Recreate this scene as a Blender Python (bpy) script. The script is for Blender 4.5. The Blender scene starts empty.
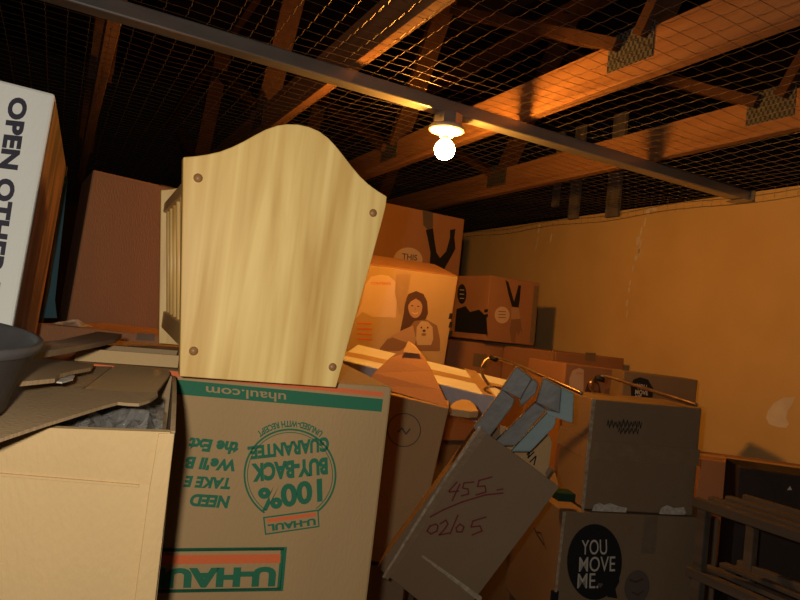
import bpy, bmesh, math, random
from mathutils import Vector, Matrix, Euler
from mathutils.geometry import tessellate_polygon
random.seed(7)
S = bpy.context.scene
C = S.collection
PI = math.pi

# ------------------------------------------------------------------ camera, world, flash, exposure
EYE = Vector((0, 0, 1.45))
YAW, PITCH, ROLL, FPX = map(float, (27.87, 2.35, 6.05, 648.0))
_y, _p, _r = (math.radians(v) for v in (YAW, PITCH, ROLL))
FWD = Vector((math.sin(_y) * math.cos(_p), math.cos(_y) * math.cos(_p), math.sin(_p)))
_rt = Vector((math.cos(_y), -math.sin(_y), 0))
_up = _rt.cross(FWD)
RIGHT = math.cos(_r) * _rt + math.sin(_r) * _up
UP = -math.sin(_r) * _rt + math.cos(_r) * _up
cd = bpy.data.cameras.new('camera')
cam = bpy.data.objects.new('camera', cd)
C.objects.link(cam)
cd.sensor_width = 36.0
cd.lens = FPX / 800 * 36.0
cd.clip_start = 0.02
m3 = Matrix((RIGHT, UP, -FWD)).transposed()
cam.matrix_world = Matrix.Translation(EYE) @ m3.to_4x4()
S.camera = cam

w = bpy.data.worlds.new('world')
S.world = w
w.use_nodes = True
w.node_tree.nodes['Background'].inputs[0].default_value = (0.9, 0.6, 0.45, 1)
w.node_tree.nodes['Background'].inputs[1].default_value = 0.0012

FLASH_W = 20.5
ld = bpy.data.lights.new('camera_flash', 'POINT')
ld.energy = FLASH_W
ld.color = (1.0, 0.93, 0.80)
ld.shadow_soft_size = 0.012
flash = bpy.data.objects.new('camera_flash', ld)
C.objects.link(flash)
flash.location = EYE - RIGHT * 0.045 + UP * 0.03 + FWD * 0.01

BULB_L = 660.0
BULB_COL = (1.0, 0.395, 0.055)

vs = S.view_settings
vs.view_transform = 'Standard'
vs.look = 'None'
vs.gamma = 1.0
vs.exposure = 0.0
vs.use_curve_mapping = False

# ------------------------------------------------------------------ helpers
def ray(px, py):
    return FWD + RIGHT * ((px - 400) / FPX) + UP * ((300 - py) / FPX)

def at(px, py, d):
    """world point seen at a pixel of the photograph, d metres in front of the lens"""
    return EYE + ray(px, py) * d

def hit(px, py, p0, n):
    r = ray(px, py)
    return EYE + r * ((Vector(p0) - EYE).dot(n) / r.dot(n))

def node_mat(name):
    m = bpy.data.materials.new(name)
    m.use_nodes = True
    nt = m.node_tree
    b = nt.nodes['Principled BSDF']
    return m, nt, b

def N(nt, t, **kw):
    n = nt.nodes.new(t)
    for k, v in kw.items():
        if k in n.inputs.keys() if hasattr(n.inputs, 'keys') else False:
            n.inputs[k].default_value = v
        else:
            setattr(n, k, v)
    return n

def basic(name, c1, c2=None, scale=12.0, rough=0.75, bump=0.0, bscale=200.0, metal=0.0, spec=0.3, stretch=(1, 1, 1), lo=0.35, hi=0.65):
    m, nt, b = node_mat(name)
    b.inputs['Roughness'].default_value = rough
    b.inputs['Metallic'].default_value = metal
    b.inputs['Specular IOR Level'].default_value = spec
    tc = nt.nodes.new('ShaderNodeTexCoord')
    mp = nt.nodes.new('ShaderNodeMapping')
    mp.inputs['Scale'].default_value = stretch
    nt.links.new(tc.outputs['Object'], mp.inputs[0])
    no = nt.nodes.new('ShaderNodeTexNoise')
    no.inputs['Scale'].default_value = scale
    no.inputs['Detail'].default_value = 6
    nt.links.new(mp.outputs[0], no.inputs['Vector'])
    cr = nt.nodes.new('ShaderNodeValToRGB')
    cr.color_ramp.elements[0].position = lo
    cr.color_ramp.elements[1].position = hi
    cr.color_ramp.elements[0].color = (*(c2 or tuple(v * 0.85 for v in c1)), 1)
    cr.color_ramp.elements[1].color = (*c1, 1)
    nt.links.new(no.outputs['Fac'], cr.inputs[0])
    nt.links.new(cr.outputs[0], b.inputs['Base Color'])
    if bump:
        n2 = nt.nodes.new('ShaderNodeTexNoise')
        n2.inputs['Scale'].default_value = bscale
        n2.inputs['Detail'].default_value = 4
        nt.links.new(mp.outputs[0], n2.inputs['Vector'])
        bu = nt.nodes.new('ShaderNodeBump')
        bu.inputs['Strength'].default_value = bump
        bu.inputs['Distance'].default_value = 0.004
        nt.links.new(n2.outputs['Fac'], bu.inputs['Height'])
        nt.links.new(bu.outputs[0], b.inputs['Normal'])
    return m

def wood(name, light, dark, axis=2, scale=9.0, rough=0.45, streak=18.0, spec=0.4):
    """grain running along the object's own axis"""
    m, nt, b = node_mat(name)
    b.inputs['Roughness'].default_value = rough
    b.inputs['Specular IOR Level'].default_value = spec
    tc = nt.nodes.new('ShaderNodeTexCoord')
    mp = nt.nodes.new('ShaderNodeMapping')
    s = [streak, streak, streak]
    s[axis] = streak * 0.06
    mp.inputs['Scale'].default_value = s
    nt.links.new(tc.outputs['Object'], mp.inputs[0])
    no = nt.nodes.new('ShaderNodeTexNoise')
    no.inputs['Scale'].default_value = 1.6
    no.inputs['Detail'].default_value = 8
    no.inputs['Distortion'].default_value = 0.6
    nt.links.new(mp.outputs[0], no.inputs['Vector'])
    mp2 = nt.nodes.new('ShaderNodeMapping')
    s2 = [scale, scale, scale]
    s2[axis] = scale * 0.12
    mp2.inputs['Scale'].default_value = s2
    nt.links.new(tc.outputs['Object'], mp2.inputs[0])
    n2 = nt.nodes.new('ShaderNodeTexNoise')
    n2.inputs['Scale'].default_value = 1.0
    n2.inputs['Detail'].default_value = 3
    nt.links.new(mp2.outputs[0], n2.inputs['Vector'])
    mx = nt.nodes.new('ShaderNodeMath')
    mx.operation = 'MULTIPLY_ADD'
    mx.inputs[1].default_value = 0.55
    nt.links.new(no.outputs['Fac'], mx.inputs[0])
    ml = nt.nodes.new('ShaderNodeMath')
    ml.operation = 'MULTIPLY'
    ml.inputs[1].default_value = 0.45
    nt.links.new(n2.outputs['Fac'], ml.inputs[0])
    nt.links.new(ml.outputs[0], mx.inputs[2])
    cr = nt.nodes.new('ShaderNodeValToRGB')
    cr.color_ramp.elements[0].position = 0.36
    cr.color_ramp.elements[1].position = 0.62
    cr.color_ramp.elements[0].color = (*dark, 1)
    cr.color_ramp.elements[1].color = (*light, 1)
    nt.links.new(mx.outputs[0], cr.inputs[0])
    nt.links.new(cr.outputs[0], b.inputs['Base Color'])
    return m

def ink(name, c, rough=0.7):
    m, nt, b = node_mat(name)
    b.inputs['Base Color'].default_value = (*c, 1)
    b.inputs['Roughness'].default_value = rough
    b.inputs['Specular IOR Level'].default_value = 0.2
    no = nt.nodes.new('ShaderNodeTexNoise')
    no.inputs['Scale'].default_value = 90
    mx = nt.nodes.new('ShaderNodeMix')
    mx.data_type = 'RGBA'
    mx.inputs['A'].default_value = (*c, 1)
    mx.inputs['B'].default_value = (*(v * 0.8 + 0.01 for v in c), 1)
    nt.links.new(no.outputs['Fac'], mx.inputs['Factor'])
    nt.links.new(mx.outputs['Result'], b.inputs['Base Color'])
    return m

def card(name, c, rough=0.72):
    m = basic(name, c, tuple(v * 0.88 for v in c), scale=5.0, rough=rough, bump=0.25, bscale=260.0, spec=0.25, stretch=(1, 1, 0.35))
    return m

M = dict(
    card=card('cardboard', (0.43, 0.275, 0.128)),
    card_pale=card('pale_cardboard', (0.52, 0.35, 0.165)),
    card_red=card('reddish_cardboard', (0.40, 0.20, 0.10)),
    card_dim=card('dimmed_cardboard', (0.25, 0.17, 0.10)),  # darker albedo stands in for weak flash light on farther boxes
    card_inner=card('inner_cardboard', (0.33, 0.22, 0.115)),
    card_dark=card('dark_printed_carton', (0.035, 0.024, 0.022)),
    edge=card('torn_cardboard_edge', (0.5, 0.4, 0.27)),
    white_card=card('white_carton', (0.72, 0.71, 0.66)),
    flash_tint_card=card('flash_tinted_white_carton', (0.72, 0.70, 0.74)),  # lilac tint puts flash light on the front face into the colour
    green=ink('green_print', (0.025, 0.16, 0.085)),
    orange=ink('orange_print', (0.75, 0.16, 0.05)),
    black=ink('black_print', (0.012, 0.012, 0.014)),
    navy=ink('dark_navy_print', (0.035, 0.032, 0.05)),
    tan_ink=ink('kraft_showing_through', (0.43, 0.275, 0.128)),
    red_ink=ink('dark_red_marker', (0.19, 0.02, 0.03)),
    bubble=ink('pale_print', (0.72, 0.52, 0.36)),
    hair=ink('brown_print', (0.10, 0.045, 0.03)),
    skin=ink('skin_tone_print', (0.50, 0.30, 0.17)),
    skin_dark=ink('shaded_print', (0.28, 0.15, 0.08)),
    fur=ink('cream_print', (0.60, 0.42, 0.24)),
    gray_print=ink('grey_print', (0.13, 0.10, 0.085)),
    white_print=ink('white_print', (0.6, 0.56, 0.5)),
    teal=ink('teal_print', (0.03, 0.10, 0.14)),
    tape=basic('brown_packing_tape', (0.44, 0.28, 0.14), (0.40, 0.25, 0.12), rough=0.28, spec=0.6, scale=30),
    tape_grey=basic('grey_packing_tape', (0.2, 0.15, 0.105), (0.17, 0.13, 0.09), rough=0.35, spec=0.5, scale=30),
    tape_clear=basic('clear_packing_tape', (0.27, 0.19, 0.115), (0.24, 0.165, 0.095), rough=0.3, spec=0.5, scale=30, bump=0.4, bscale=60),
    tape_shine=basic('tape_painted_shine', (0.50, 0.43, 0.31), (0.30, 0.23, 0.15), rough=0.25, spec=0.7, scale=60, bump=0.5, bscale=80),  # whitish colour paints the flash glint on clear tape
    pine=wood('varnished_pine', (0.95, 0.68, 0.26), (0.62, 0.35, 0.085), axis=2, scale=14, streak=26, rough=0.4),
    pine_rail=wood('varnished_pine_rail', (0.80, 0.56, 0.22), (0.6, 0.38, 0.13), axis=1, scale=14, streak=26, rough=0.4),
    plug=wood('wood_plug', (0.40, 0.2, 0.07), (0.3, 0.14, 0.05), axis=1, scale=60, streak=90, rough=0.4),
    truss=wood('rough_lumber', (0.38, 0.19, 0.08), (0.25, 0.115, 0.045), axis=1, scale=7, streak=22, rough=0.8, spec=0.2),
    web=wood('dimmed_lumber_web', (0.095, 0.042, 0.02), (0.06, 0.027, 0.013), axis=2, scale=7, streak=22, rough=0.85, spec=0.2),  # lumber colour darkened to stand in for dim light among the webs
    grey_wood=wood('weathered_wood', (0.10, 0.08, 0.062), (0.055, 0.043, 0.033), axis=1, scale=10, streak=26, rough=0.8, spec=0.2),
    plywood=basic('dark_roof_sheathing', (0.06, 0.035, 0.022), (0.04, 0.024, 0.015), scale=4, rough=0.9),
    wall=basic('tan_painted_wallboard', (0.75, 0.53, 0.22), (0.68, 0.47, 0.185), scale=3, rough=0.8, bump=0.3, bscale=160),
    shade_wall=basic('shade_toned_partition', (0.05, 0.035, 0.03), (0.04, 0.028, 0.024), scale=3, rough=0.9),  # near-black colour stands in for darkness where the bulb would light the walls
    concrete=basic('concrete_floor', (0.20, 0.185, 0.17), (0.15, 0.14, 0.13), scale=5, rough=0.85),
    wire=basic('galvanised_wire', (0.30, 0.26, 0.22), (0.22, 0.19, 0.16), rough=0.45, metal=0.9, spec=0.5, scale=40),
    steel=basic('galvanised_steel', (0.40, 0.40, 0.38), (0.28, 0.28, 0.27), rough=0.3, metal=0.55, spec=0.5, scale=14, stretch=(0.3, 1, 1)),
    plate=basic('punched_steel_plate', (0.15, 0.155, 0.155), (0.07, 0.072, 0.072), rough=0.5, metal=0.6, scale=30, bump=0.9, bscale=60),
    tube=basic('worn_chrome', (0.5, 0.36, 0.25), (0.30, 0.2, 0.13), rough=0.3, metal=0.9, spec=0.5, scale=40),
    porcelain=basic('porcelain', (0.78, 0.74, 0.66), rough=0.35, spec=0.5),
    grey_post=basic('grey_weathered_post', (0.20, 0.18, 0.16), (0.12, 0.105, 0.09), rough=0.85, scale=30, stretch=(1, 1, 0.2)),
    green_dark=ink('dark_green_wrapping', (0.008, 0.04, 0.022)),
    tub=basic('dark_grey_plastic', (0.055, 0.05, 0.05), (0.04, 0.037, 0.037), rough=0.5, spec=0.4, scale=20),
    blue_stuff=basic('blue_fabric', (0.10, 0.18, 0.28), (0.06, 0.11, 0.18), rough=0.8, scale=30),
    slate=basic('slate_blue_vinyl', (0.215, 0.215, 0.20), (0.165, 0.165, 0.155), rough=0.42, spec=0.5, scale=25, bump=0.25, bscale=50),
    aqua=basic('pale_blue_vinyl', (0.28, 0.38, 0.385), (0.23, 0.33, 0.34), rough=0.45, spec=0.45, scale=25, bump=0.2, bscale=50),
    torn=basic('torn_white_paper', (0.62, 0.59, 0.52), (0.42, 0.37, 0.3), scale=70, rough=0.9),
    drip=basic('white_paint_drip', (0.8, 0.74, 0.62), rough=0.7),
    plastic_patch=basic('crumpled_plastic', (0.55, 0.52, 0.47), (0.28, 0.24, 0.2), rough=0.15, spec=0.8, scale=35, bump=1.0, bscale=45),
)

# clear wrap: thin glossy film
m, nt, b = node_mat('clear_film')
b.inputs['Base Color'].default_value = (0.62, 0.58, 0.53, 1)
b.inputs['Roughness'].default_value = 0.08
b.inputs['Alpha'].default_value = 0.5
b.inputs['Specular IOR Level'].default_value = 1.0
_n = nt.nodes.new('ShaderNodeTexNoise'); _n.inputs['Scale'].default_value = 60; _n.inputs['Detail'].default_value = 5
_b = nt.nodes.new('ShaderNodeBump'); _b.inputs['Strength'].default_value = 0.9; _b.inputs['Distance'].default_value = 0.01
nt.links.new(_n.outputs['Fac'], _b.inputs['Height']); nt.links.new(_b.outputs[0], b.inputs['Normal'])
M['film'] = m

# printed wood picture on the side of the white carton
m, nt, b = node_mat('wood_picture_print')
tc = nt.nodes.new('ShaderNodeTexCoord'); mp = nt.nodes.new('ShaderNodeMapping')
mp.inputs['Scale'].default_value = (9, 9, 2.2)
nt.links.new(tc.outputs['Object'], mp.inputs[0])
no = nt.nodes.new('ShaderNodeTexNoise'); no.inputs['Scale'].default_value = 2.2; no.inputs['Detail'].default_value = 5
nt.links.new(mp.outputs[0], no.inputs['Vector'])
cr = nt.nodes.new('ShaderNodeValToRGB')
cr.color_ramp.elements[0].position = 0.46; cr.color_ramp.elements[0].color = (0.05, 0.018, 0.01, 1)
cr.color_ramp.elements[1].position = 0.62; cr.color_ramp.elements[1].color = (0.30, 0.14, 0.05, 1)
nt.links.new(no.outputs['Fac'], cr.inputs[0]); nt.links.new(cr.outputs[0], b.inputs['Base Color'])
b.inputs['Roughness'].default_value = 0.45
M['wood_print'] = m

m, nt, b = node_mat('punched_nail_plate')
tc = nt.nodes.new('ShaderNodeTexCoord'); mp = nt.nodes.new('ShaderNodeMapping'); mp.inputs['Scale'].default_value = (1, 120, 60)
nt.links.new(tc.outputs['Object'], mp.inputs[0])
ck = nt.nodes.new('ShaderNodeTexChecker'); ck.inputs['Scale'].default_value = 1.0
ck.inputs['Color1'].default_value = (0.03, 0.03, 0.03, 1); ck.inputs['Color2'].default_value = (0.13, 0.135, 0.135, 1)
nt.links.new(mp.outputs[0], ck.inputs['Vector']); nt.links.new(ck.outputs['Color'], b.inputs['Base Color'])
b.inputs['Metallic'].default_value = 0.3; b.inputs['Roughness'].default_value = 0.6
M['nail_plate'] = m

# bulb
m = bpy.data.materials.new('glowing_bulb'); m.use_nodes = True
nt = m.node_tree; nt.nodes.clear()
em = nt.nodes.new('ShaderNodeEmission'); em.inputs[0].default_value = (*BULB_COL, 1); em.inputs[1].default_value = BULB_L
ou = nt.nodes.new('ShaderNodeOutputMaterial'); nt.links.new(em.outputs[0], ou.inputs[0])
M['bulb'] = m

class MB:
    """collects shapes into one mesh"""
    def __init__(s):
        s.v, s.f, s.i, s.m = [], [], [], []
    def mat(s, name):
        if name not in s.m: s.m.append(name)
        return s.m.index(name)
    def add(s, verts, faces, mat):
        o = len(s.v); k = s.mat(mat)
        s.v += [tuple(v) for v in verts]
        for f in faces:
            s.f.append([o + q for q in f]); s.i.append(k)
        return s
    def box(s, lo, hi, mat, mx=None):
        x0, y0, z0 = lo; x1, y1, z1 = hi
        v = [Vector(p) for p in ((x0,y0,z0),(x1,y0,z0),(x1,y1,z0),(x0,y1,z0),(x0,y0,z1),(x1,y0,z1),(x1,y1,z1),(x0,y1,z1))]
        if mx: v = [mx @ p for p in v]
        return s.add(v, [(0,3,2,1),(4,5,6,7),(0,1,5,4),(1,2,6,5),(2,3,7,6),(3,0,4,7)], mat)
    def prism(s, pts, n, mat, cap=True):
        """polygon pts (3-D) swept by vector n"""
        k = len(pts); n = Vector(n)
        v = [Vector(p) for p in pts]; v += [p + n for p in v]
        tri = tessellate_polygon([v[:k]])
        f = [tuple(t) for t in tri] + [tuple(q + k for q in reversed(t)) for t in tri]
        f += [(q, (q + 1) % k, (q + 1) % k + k, q + k) for q in range(k)]
        return s.add(v, f, mat)
    def bar(s, a, b2, w_, h_, mat, up=(0, 0, 1)):
        """rectangular bar from a to b"""
        a = Vector(a); b2 = Vector(b2); d = (b2 - a).normalized(); u = Vector(up)
        x = d.cross(u).normalized(); z = x.cross(d)
        v = []
        for p in (a, b2):
            v += [p - x*w_/2 - z*h_/2, p + x*w_/2 - z*h_/2, p + x*w_/2 + z*h_/2, p - x*w_/2 + z*h_/2]
        return s.add(v, [(3,2,1,0),(4,5,6,7),(0,1,5,4),(1,2,6,5),(2,3,7,6),(3,0,4,7)], mat)
    def tube(s, pts, r, mat, n=10):
        pts = [Vector(p) for p in pts]; v = []; f = []
        for k, p in enumerate(pts):
            d = (pts[min(k+1, len(pts)-1)] - pts[max(k-1, 0)]).normalized()
            ref = Vector((0,0,1)) if abs(d.z) < 0.9 else Vector((1,0,0))
            x = d.cross(ref).normalized(); y = d.cross(x)
            rr = r[k] if isinstance(r, (list, tuple)) else r
            for q in range(n):
                a = 2*PI*q/n
                v.append(p + x*math.cos(a)*rr + y*math.sin(a)*rr)
        for k in range(len(pts)-1):
            for q in range(n):
                f.append((k*n+q, k*n+(q+1)%n, (k+1)*n+(q+1)%n, (k+1)*n+q))
        f.append(tuple(range(n))[::-1]); f.append(tuple((len(pts)-1)*n + q for q in range(n)))
        return s.add(v, f, mat)
    def lathe(s, prof, mat, n=32, c=(0,0,0)):
        v = []; f = []; c = Vector(c)
        for r, z in prof:
            for q in range(n):
                a = 2*PI*q/n
                v.append(c + Vector((r*math.cos(a), r*math.sin(a), z)))
        for k in range(len(prof)-1):
            for q in range(n):
                f.append((k*n+q, k*n+(q+1)%n, (k+1)*n+(q+1)%n, (k+1)*n+q))
        return s.add(v, f, mat)
    def poly(s, pts, mat):
        v = [Vector(p) for p in pts]
        return s.add(v, [tuple(t) for t in tessellate_polygon([v])], mat)
    def build(s, name, parent=None, loc=None, smooth=False, bevel=0.0, fix=True):
        me = bpy.data.meshes.new(name)
        me.from_pydata(s.v, [], s.f)
        for k in s.m: me.materials.append(M[k])
        me.polygons.foreach_set('material_index', s.i)
        if fix:
            bm = bmesh.new(); bm.from_mesh(me); bmesh.ops.recalc_face_normals(bm, faces=bm.faces); bm.to_mesh(me); bm.free()
        if smooth: me.polygons.foreach_set('use_smooth', [True]*len(me.polygons))
        me.update()
        o = bpy.data.objects.new(name, me); C.objects.link(o)
        if parent: o.parent = parent
        if loc is not None: o.location = loc
        if bevel:
            md = o.modifiers.new('bevel', 'BEVEL'); md.width = bevel; md.segments = 2; md.limit_method = 'ANGLE'
        return o

def tag(o, label=None, cat=None, group=None, kind=None):
    if label: o['label'] = label
    if cat: o['category'] = cat
    if group: o['group'] = group
    if kind: o['kind'] = kind
    return o

def empty(name, mx):
    o = bpy.data.objects.new(name, None); C.objects.link(o)
    o.matrix_world = mx; o.empty_display_size = 0.05
    return o

def euler_mx(rz, rx=0, ry=0):
    return Euler((math.radians(rx), math.radians(ry), math.radians(rz)), 'XYZ').to_matrix().to_4x4()

def text_polys(s, bold=0.0, shear=0.0, space=1.0):
    cu = bpy.data.curves.new('lettering', 'FONT')
    cu.body = s; cu.offset = bold; cu.shear = shear; cu.space_character = space; cu.resolution_u = 4
    o = bpy.data.objects.new('lettering', cu)
    me = o.to_mesh()
    v = [(q.co.x, q.co.y) for q in me.vertices]; f = [tuple(p.vertices) for p in me.polygons]
    o.to_mesh_clear(); bpy.data.objects.remove(o); bpy.data.curves.remove(cu)
    x0 = min(q[0] for q in v); x1 = max(q[0] for q in v); y0 = min(q[1] for q in v); y1 = max(q[1] for q in v)
    return [((x-x0)/(x1-x0), (y-y0)/(y1-y0)) for x, y in v], f

class Carton:
    """a closed cardboard box; local origin = front top left corner, x right, y back, z up"""
    def __init__(s, loc, rz, dims, label, mat='card', rx=0, ry=0, group='cardboard boxes', name='cardboard_box', anchor=None, cat='box', bevel=0.004, hollow=False):
        s.w, s.d, s.h = dims
        mx = euler_mx(rz, rx, ry)
        loc = Vector(loc)
        if anchor:
            L = Vector((s.w if 'R' in anchor else 0, s.d if 'K' in anchor else 0, 0 if 'T' in anchor else -s.h))
            loc = loc - mx.to_3x3() @ L
        s.mx = Matrix.Translation(loc) @ mx
        s.inv = s.mx.inverted()
        if hollow:
            s.o = empty(name, s.mx)
        else:
            b = MB().box((0, 0, -s.h), (s.w, s.d, 0), mat)
            s.o = b.build(name, bevel=bevel)
            s.o.matrix_world = s.mx
        if label: tag(s.o, label, cat, group)
        s.n = 0
    def on(s, px, py, face='F', off=0.0):
        p0, n = {'F': ((0, -off, 0), (0, -1, 0)), 'T': ((0, 0, off), (0, 0, 1)), 'L': ((-off, 0, 0), (-1, 0, 0)), 'R': ((s.w + off, 0, 0), (1, 0, 0))}[face]
        P0 = s.mx @ Vector(p0); nn = s.mx.to_3x3() @ Vector(n)
        return s.inv @ hit(px, py, P0, nn)
    def quad_text(s, mb, txt, q, mat, face='F', off=0.001, bold=0.02, shear=0.0, space=1.0):
        """q = pixel corners in reading order: bottom left, bottom right, top right, top left"""
        a, b_, c, d = [s.on(x, y, face, off) for x, y in q]
        vv, ff = text_polys(txt, bold, shear, space)
        out = []
        for u, v in vv:
            p = (a*(1-u) + b_*u)*(1-v) + (d*(1-u) + c*u)*v
            out.append(p)
        mb.add(out, ff, mat)
    def shape(s, mb, pts, mat, face='F', off=0.001):
        mb.poly([s.on(x, y, face, off) for x, y in pts], mat)
    def stroke(s, mb, pts, wpx, mat, face='F', off=0.0012):
        P = [s.on(x, y, face, off) for x, y in pts]
        n = {'F': Vector((0,-1,0)), 'T': Vector((0,0,1)), 'L': Vector((-1,0,0)), 'R': Vector((1,0,0))}[face]
        dist = (s.mx @ P[0] - EYE).dot(FWD); ww = wpx*dist/FPX/2
        for a, b_ in zip(P, P[1:]):
            d = (b_ - a)
            if d.length < 1e-6: continue
            d.normalize(); x = d.cross(n)*ww; e = d*ww*0.5
            mb.add([a-x-e, b_-x+e, b_+x+e, a+x-e], [(0,1,2,3)], mat)
    def ring(s, mb, c, r1, r2, mat, face='F', off=0.001, a0=0, a1=360, n=48, ky=1.0):
        pts = []
        for k in range(n+1):
            a = math.radians(a0 + (a1-a0)*k/n)
            pts.append((s.on(c[0]+r1*math.cos(a), c[1]+r1*ky*math.sin(a), face, off), s.on(c[0]+r2*math.cos(a), c[1]+r2*ky*math.sin(a), face, off)))
        for (a, b_), (c2, d) in zip(pts, pts[1:]):
            mb.add([a, b_, d, c2], [(0,1,2,3)], mat)
    def part(s, name, mb, **kw):
        return mb.build(name, parent=s.o, fix=False, **kw)
    def frame(s, mb, quad, t, mat, face='F', off=0.001):
        """outline band inside a pixel quad"""
        cx = sum(p[0] for p in quad)/4; cy = sum(p[1] for p in quad)/4
        inn = []
        for x, y in quad:
            inn.append((x - math.copysign(t, x-cx), y - math.copysign(t, y-cy)))
        k = len(quad)
        for q in range(k):
            s.shape(mb, [quad[q], quad[(q+1)%k], inn[(q+1)%k], inn[q]], mat, face, off)
    def seam(s, tape='tape', wid=0.05, along='x', hang=0.04):
        b = MB()
        if along == 'x':
            b.box((-0.0008, s.d/2-wid/2, -hang), (s.w+0.0008, s.d/2+wid/2, 0.0008), tape)
        else:
            b.box((s.w/2-wid/2, -0.0008, -hang), (s.w/2+wid/2, s.d+0.0008, 0.0008), tape)
        return s.part('packing_tape', b)

def ell(cx, cy, rx, ry, n=28, rot=0.0):
    c, s_ = math.cos(rot), math.sin(rot)
    return [(cx + rx*math.cos(2*PI*k/n)*c - ry*math.sin(2*PI*k/n)*s_, cy + rx*math.cos(2*PI*k/n)*s_ + ry*math.sin(2*PI*k/n)*c) for k in range(n)]

# ------------------------------------------------------------------ setting
CEIL = 2.215
WX = 2.65
def struct(o): o['kind'] = 'structure'; return o
X0, X1, Y0, Y1 = -2.2, WX, -1.6, 6.4
struct(MB().box((X0-.1, Y0-.1, -.1), (X1+.1, Y1+.1, 0), 'concrete').build('floor'))
wall = struct(MB().box((WX, Y0, 0), (WX+.1, Y1, CEIL-0.01), 'wall').build('wall_right'))
struct(MB().box((X0-.1, Y0, 0), (X0, Y1, CEIL-.01), 'shade_wall').build('wall_left'))
struct(MB().box((X0, Y1, 0), (X1, Y1+.1, CEIL-.01), 'shade_wall').build('wall_back'))
# sloping sheathing high above the wire
rb = MB()
rb.add([(-4, -3, 3.0), (5, -3, 3.0), (5, 9, 4.3), (-4, 9, 4.3), (-4, -3, 3.05), (5, -3, 3.05), (5, 9, 4.35), (-4, 9, 4.35)],
       [(0,3,2,1),(4,5,6,7),(0,1,5,4),(1,2,6,5),(2,3,7,6),(3,0,4,7)], 'plywood')
struct(rb.build('roof'))

# wire netting overhead: straight wires one way, twisted zigzag wires the other, with a hem turned down the wall
mb = MB()
PX, PY = 0.056, 0.05
def sag(x, y):
    return CEIL + 0.010*math.sin(x*3.1+0.4)*math.sin(y*2.3) + 0.004*math.sin(x*11+y*7)
def wire(pts, r):
    v = []; f = []
    for k, p in enumerate(pts):
        d = (Vector(pts[min(k+1, len(pts)-1)]) - Vector(pts[max(k-1, 0)])).normalized()
        x = d.cross(Vector((0, 0, 1)))
        x = x.normalized() if x.length > 1e-4 else Vector((1, 0, 0)); z = x.cross(d); p = Vector(p)
        v += [p + x*r, p - x*r*0.5 + z*r*0.87, p - x*r*0.5 - z*r*0.87]
    for k in range(len(pts)-1):
        for q in range(3):
            f.append((3*k+q, 3*k+(q+1) % 3, 3*k+3+(q+1) % 3, 3*k+3+q))
    mb.add(v, f, 'wire')
ny = int((Y1-0.2)/PY); nx = int((WX-X0)/PX)
for j in range(ny):
    y = 0.2 + j*PY
    wire([(X0 + k*(WX-0.006-X0)/24, y + 0.004*math.sin(j*1.7+k), sag(X0 + k*(WX-X0)/24, y)) for k in range(25)] + [(WX-0.007, y, CEIL-0.055 + 0.006*math.sin(j*0.9))], 0.0007)
for i in range(nx+1):
    x = WX - 0.02 - i*PX
    pts = []
    for j in range(ny):
        y = 0.2 + j*PY
        pts.append((x + 0.0016, y - PY*0.3, sag(x, y)))
        pts.append((x - 0.0016, y - PY*0.12, sag(x, y) + 0.001))
    wire(pts, 0.0009)
for dz in (0.022, 0.052):
    wire([(WX-0.008, 0.2 + k*0.1, CEIL-dz + 0.008*math.sin(k*0.7)) for k in range(int((Y1-.2)/0.1))], 0.0011)
tag(mb.build('ceiling', fix=False), kind='structure', label='wire netting stretched under the roof trusses')

# steel channel under the netting
mb = MB()

CY = 1.835
CT = 2.208
prof = [(-0.027, -0.003), (-0.024, 0.0), (0.024, 0.0), (0.027, -0.003), (0.027, -0.041), (0.024, -0.044), (-0.024, -0.044), (-0.027, -0.041)]
mb.prism([(X0, CY + a, CT + b) for a, b in prof], (WX - X0 - 0.002, 0, 0), 'steel')
ch = tag(mb.build('ceiling_channel', bevel=0.007), 'galvanised steel channel running under the wire netting to the tan wall', kind='structure')
mb = MB()
mb.box((WX-0.07, CY-0.045, CT-0.05), (WX-0.003, CY+0.045, CT-0.046), 'steel')
mb.box((WX-0.008, CY-0.045, CT-0.05), (WX-0.004, CY+0.045, CT), 'steel')
mb.build('end_bracket', parent=ch)

# roof trusses, all parallel to the tan wall
TZ = 2.232
TX = [2.08, 1.41, 0.735, 0.06, -0.61, -1.28, -1.95]
plate1 = hit(632, 30, (1.39, 0, 0), Vector((1, 0, 0)))
PLY = plate1.y
def truss(x, label):
    t = empty('roof_truss', Matrix.Translation((x, 0, TZ)))
    tag(t, label, None, None, 'structure')
    MB().box((-0.019, -1.5, 0), (0.019, 6.3, 0.135), 'truss').build('bottom_chord', parent=t, bevel=0.002)
    for k, py in enumerate((PLY - 1.5, PLY, PLY + 1.55, PLY + 3.1)):
        for sgn, run, rise in ((-1, 0.42, 0.72), (1, 1.0, 0.5)):
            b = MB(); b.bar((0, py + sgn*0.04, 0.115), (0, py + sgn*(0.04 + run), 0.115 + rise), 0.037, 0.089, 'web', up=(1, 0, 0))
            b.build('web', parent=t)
        b = MB().box((-0.0215, py-0.085, 0.045), (-0.0195, py+0.085, 0.155), 'nail_plate')
        b.build('nail_plate', parent=t)
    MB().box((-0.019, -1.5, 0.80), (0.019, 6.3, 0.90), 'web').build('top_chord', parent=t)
    return t
TL = ['rough timber roof truss nearest the tan wall inside the netting', 'brightly lit timber roof truss just right of the bulb',
      'timber roof truss left of the bulb with a glowing underside', 'dim roof truss above the pine rack', 'dark roof truss over the left side', 'dark roof truss far over the left side', 'dark roof truss at the far left edge']
for x, l in zip(TX, TL): truss(x, l)

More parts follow.
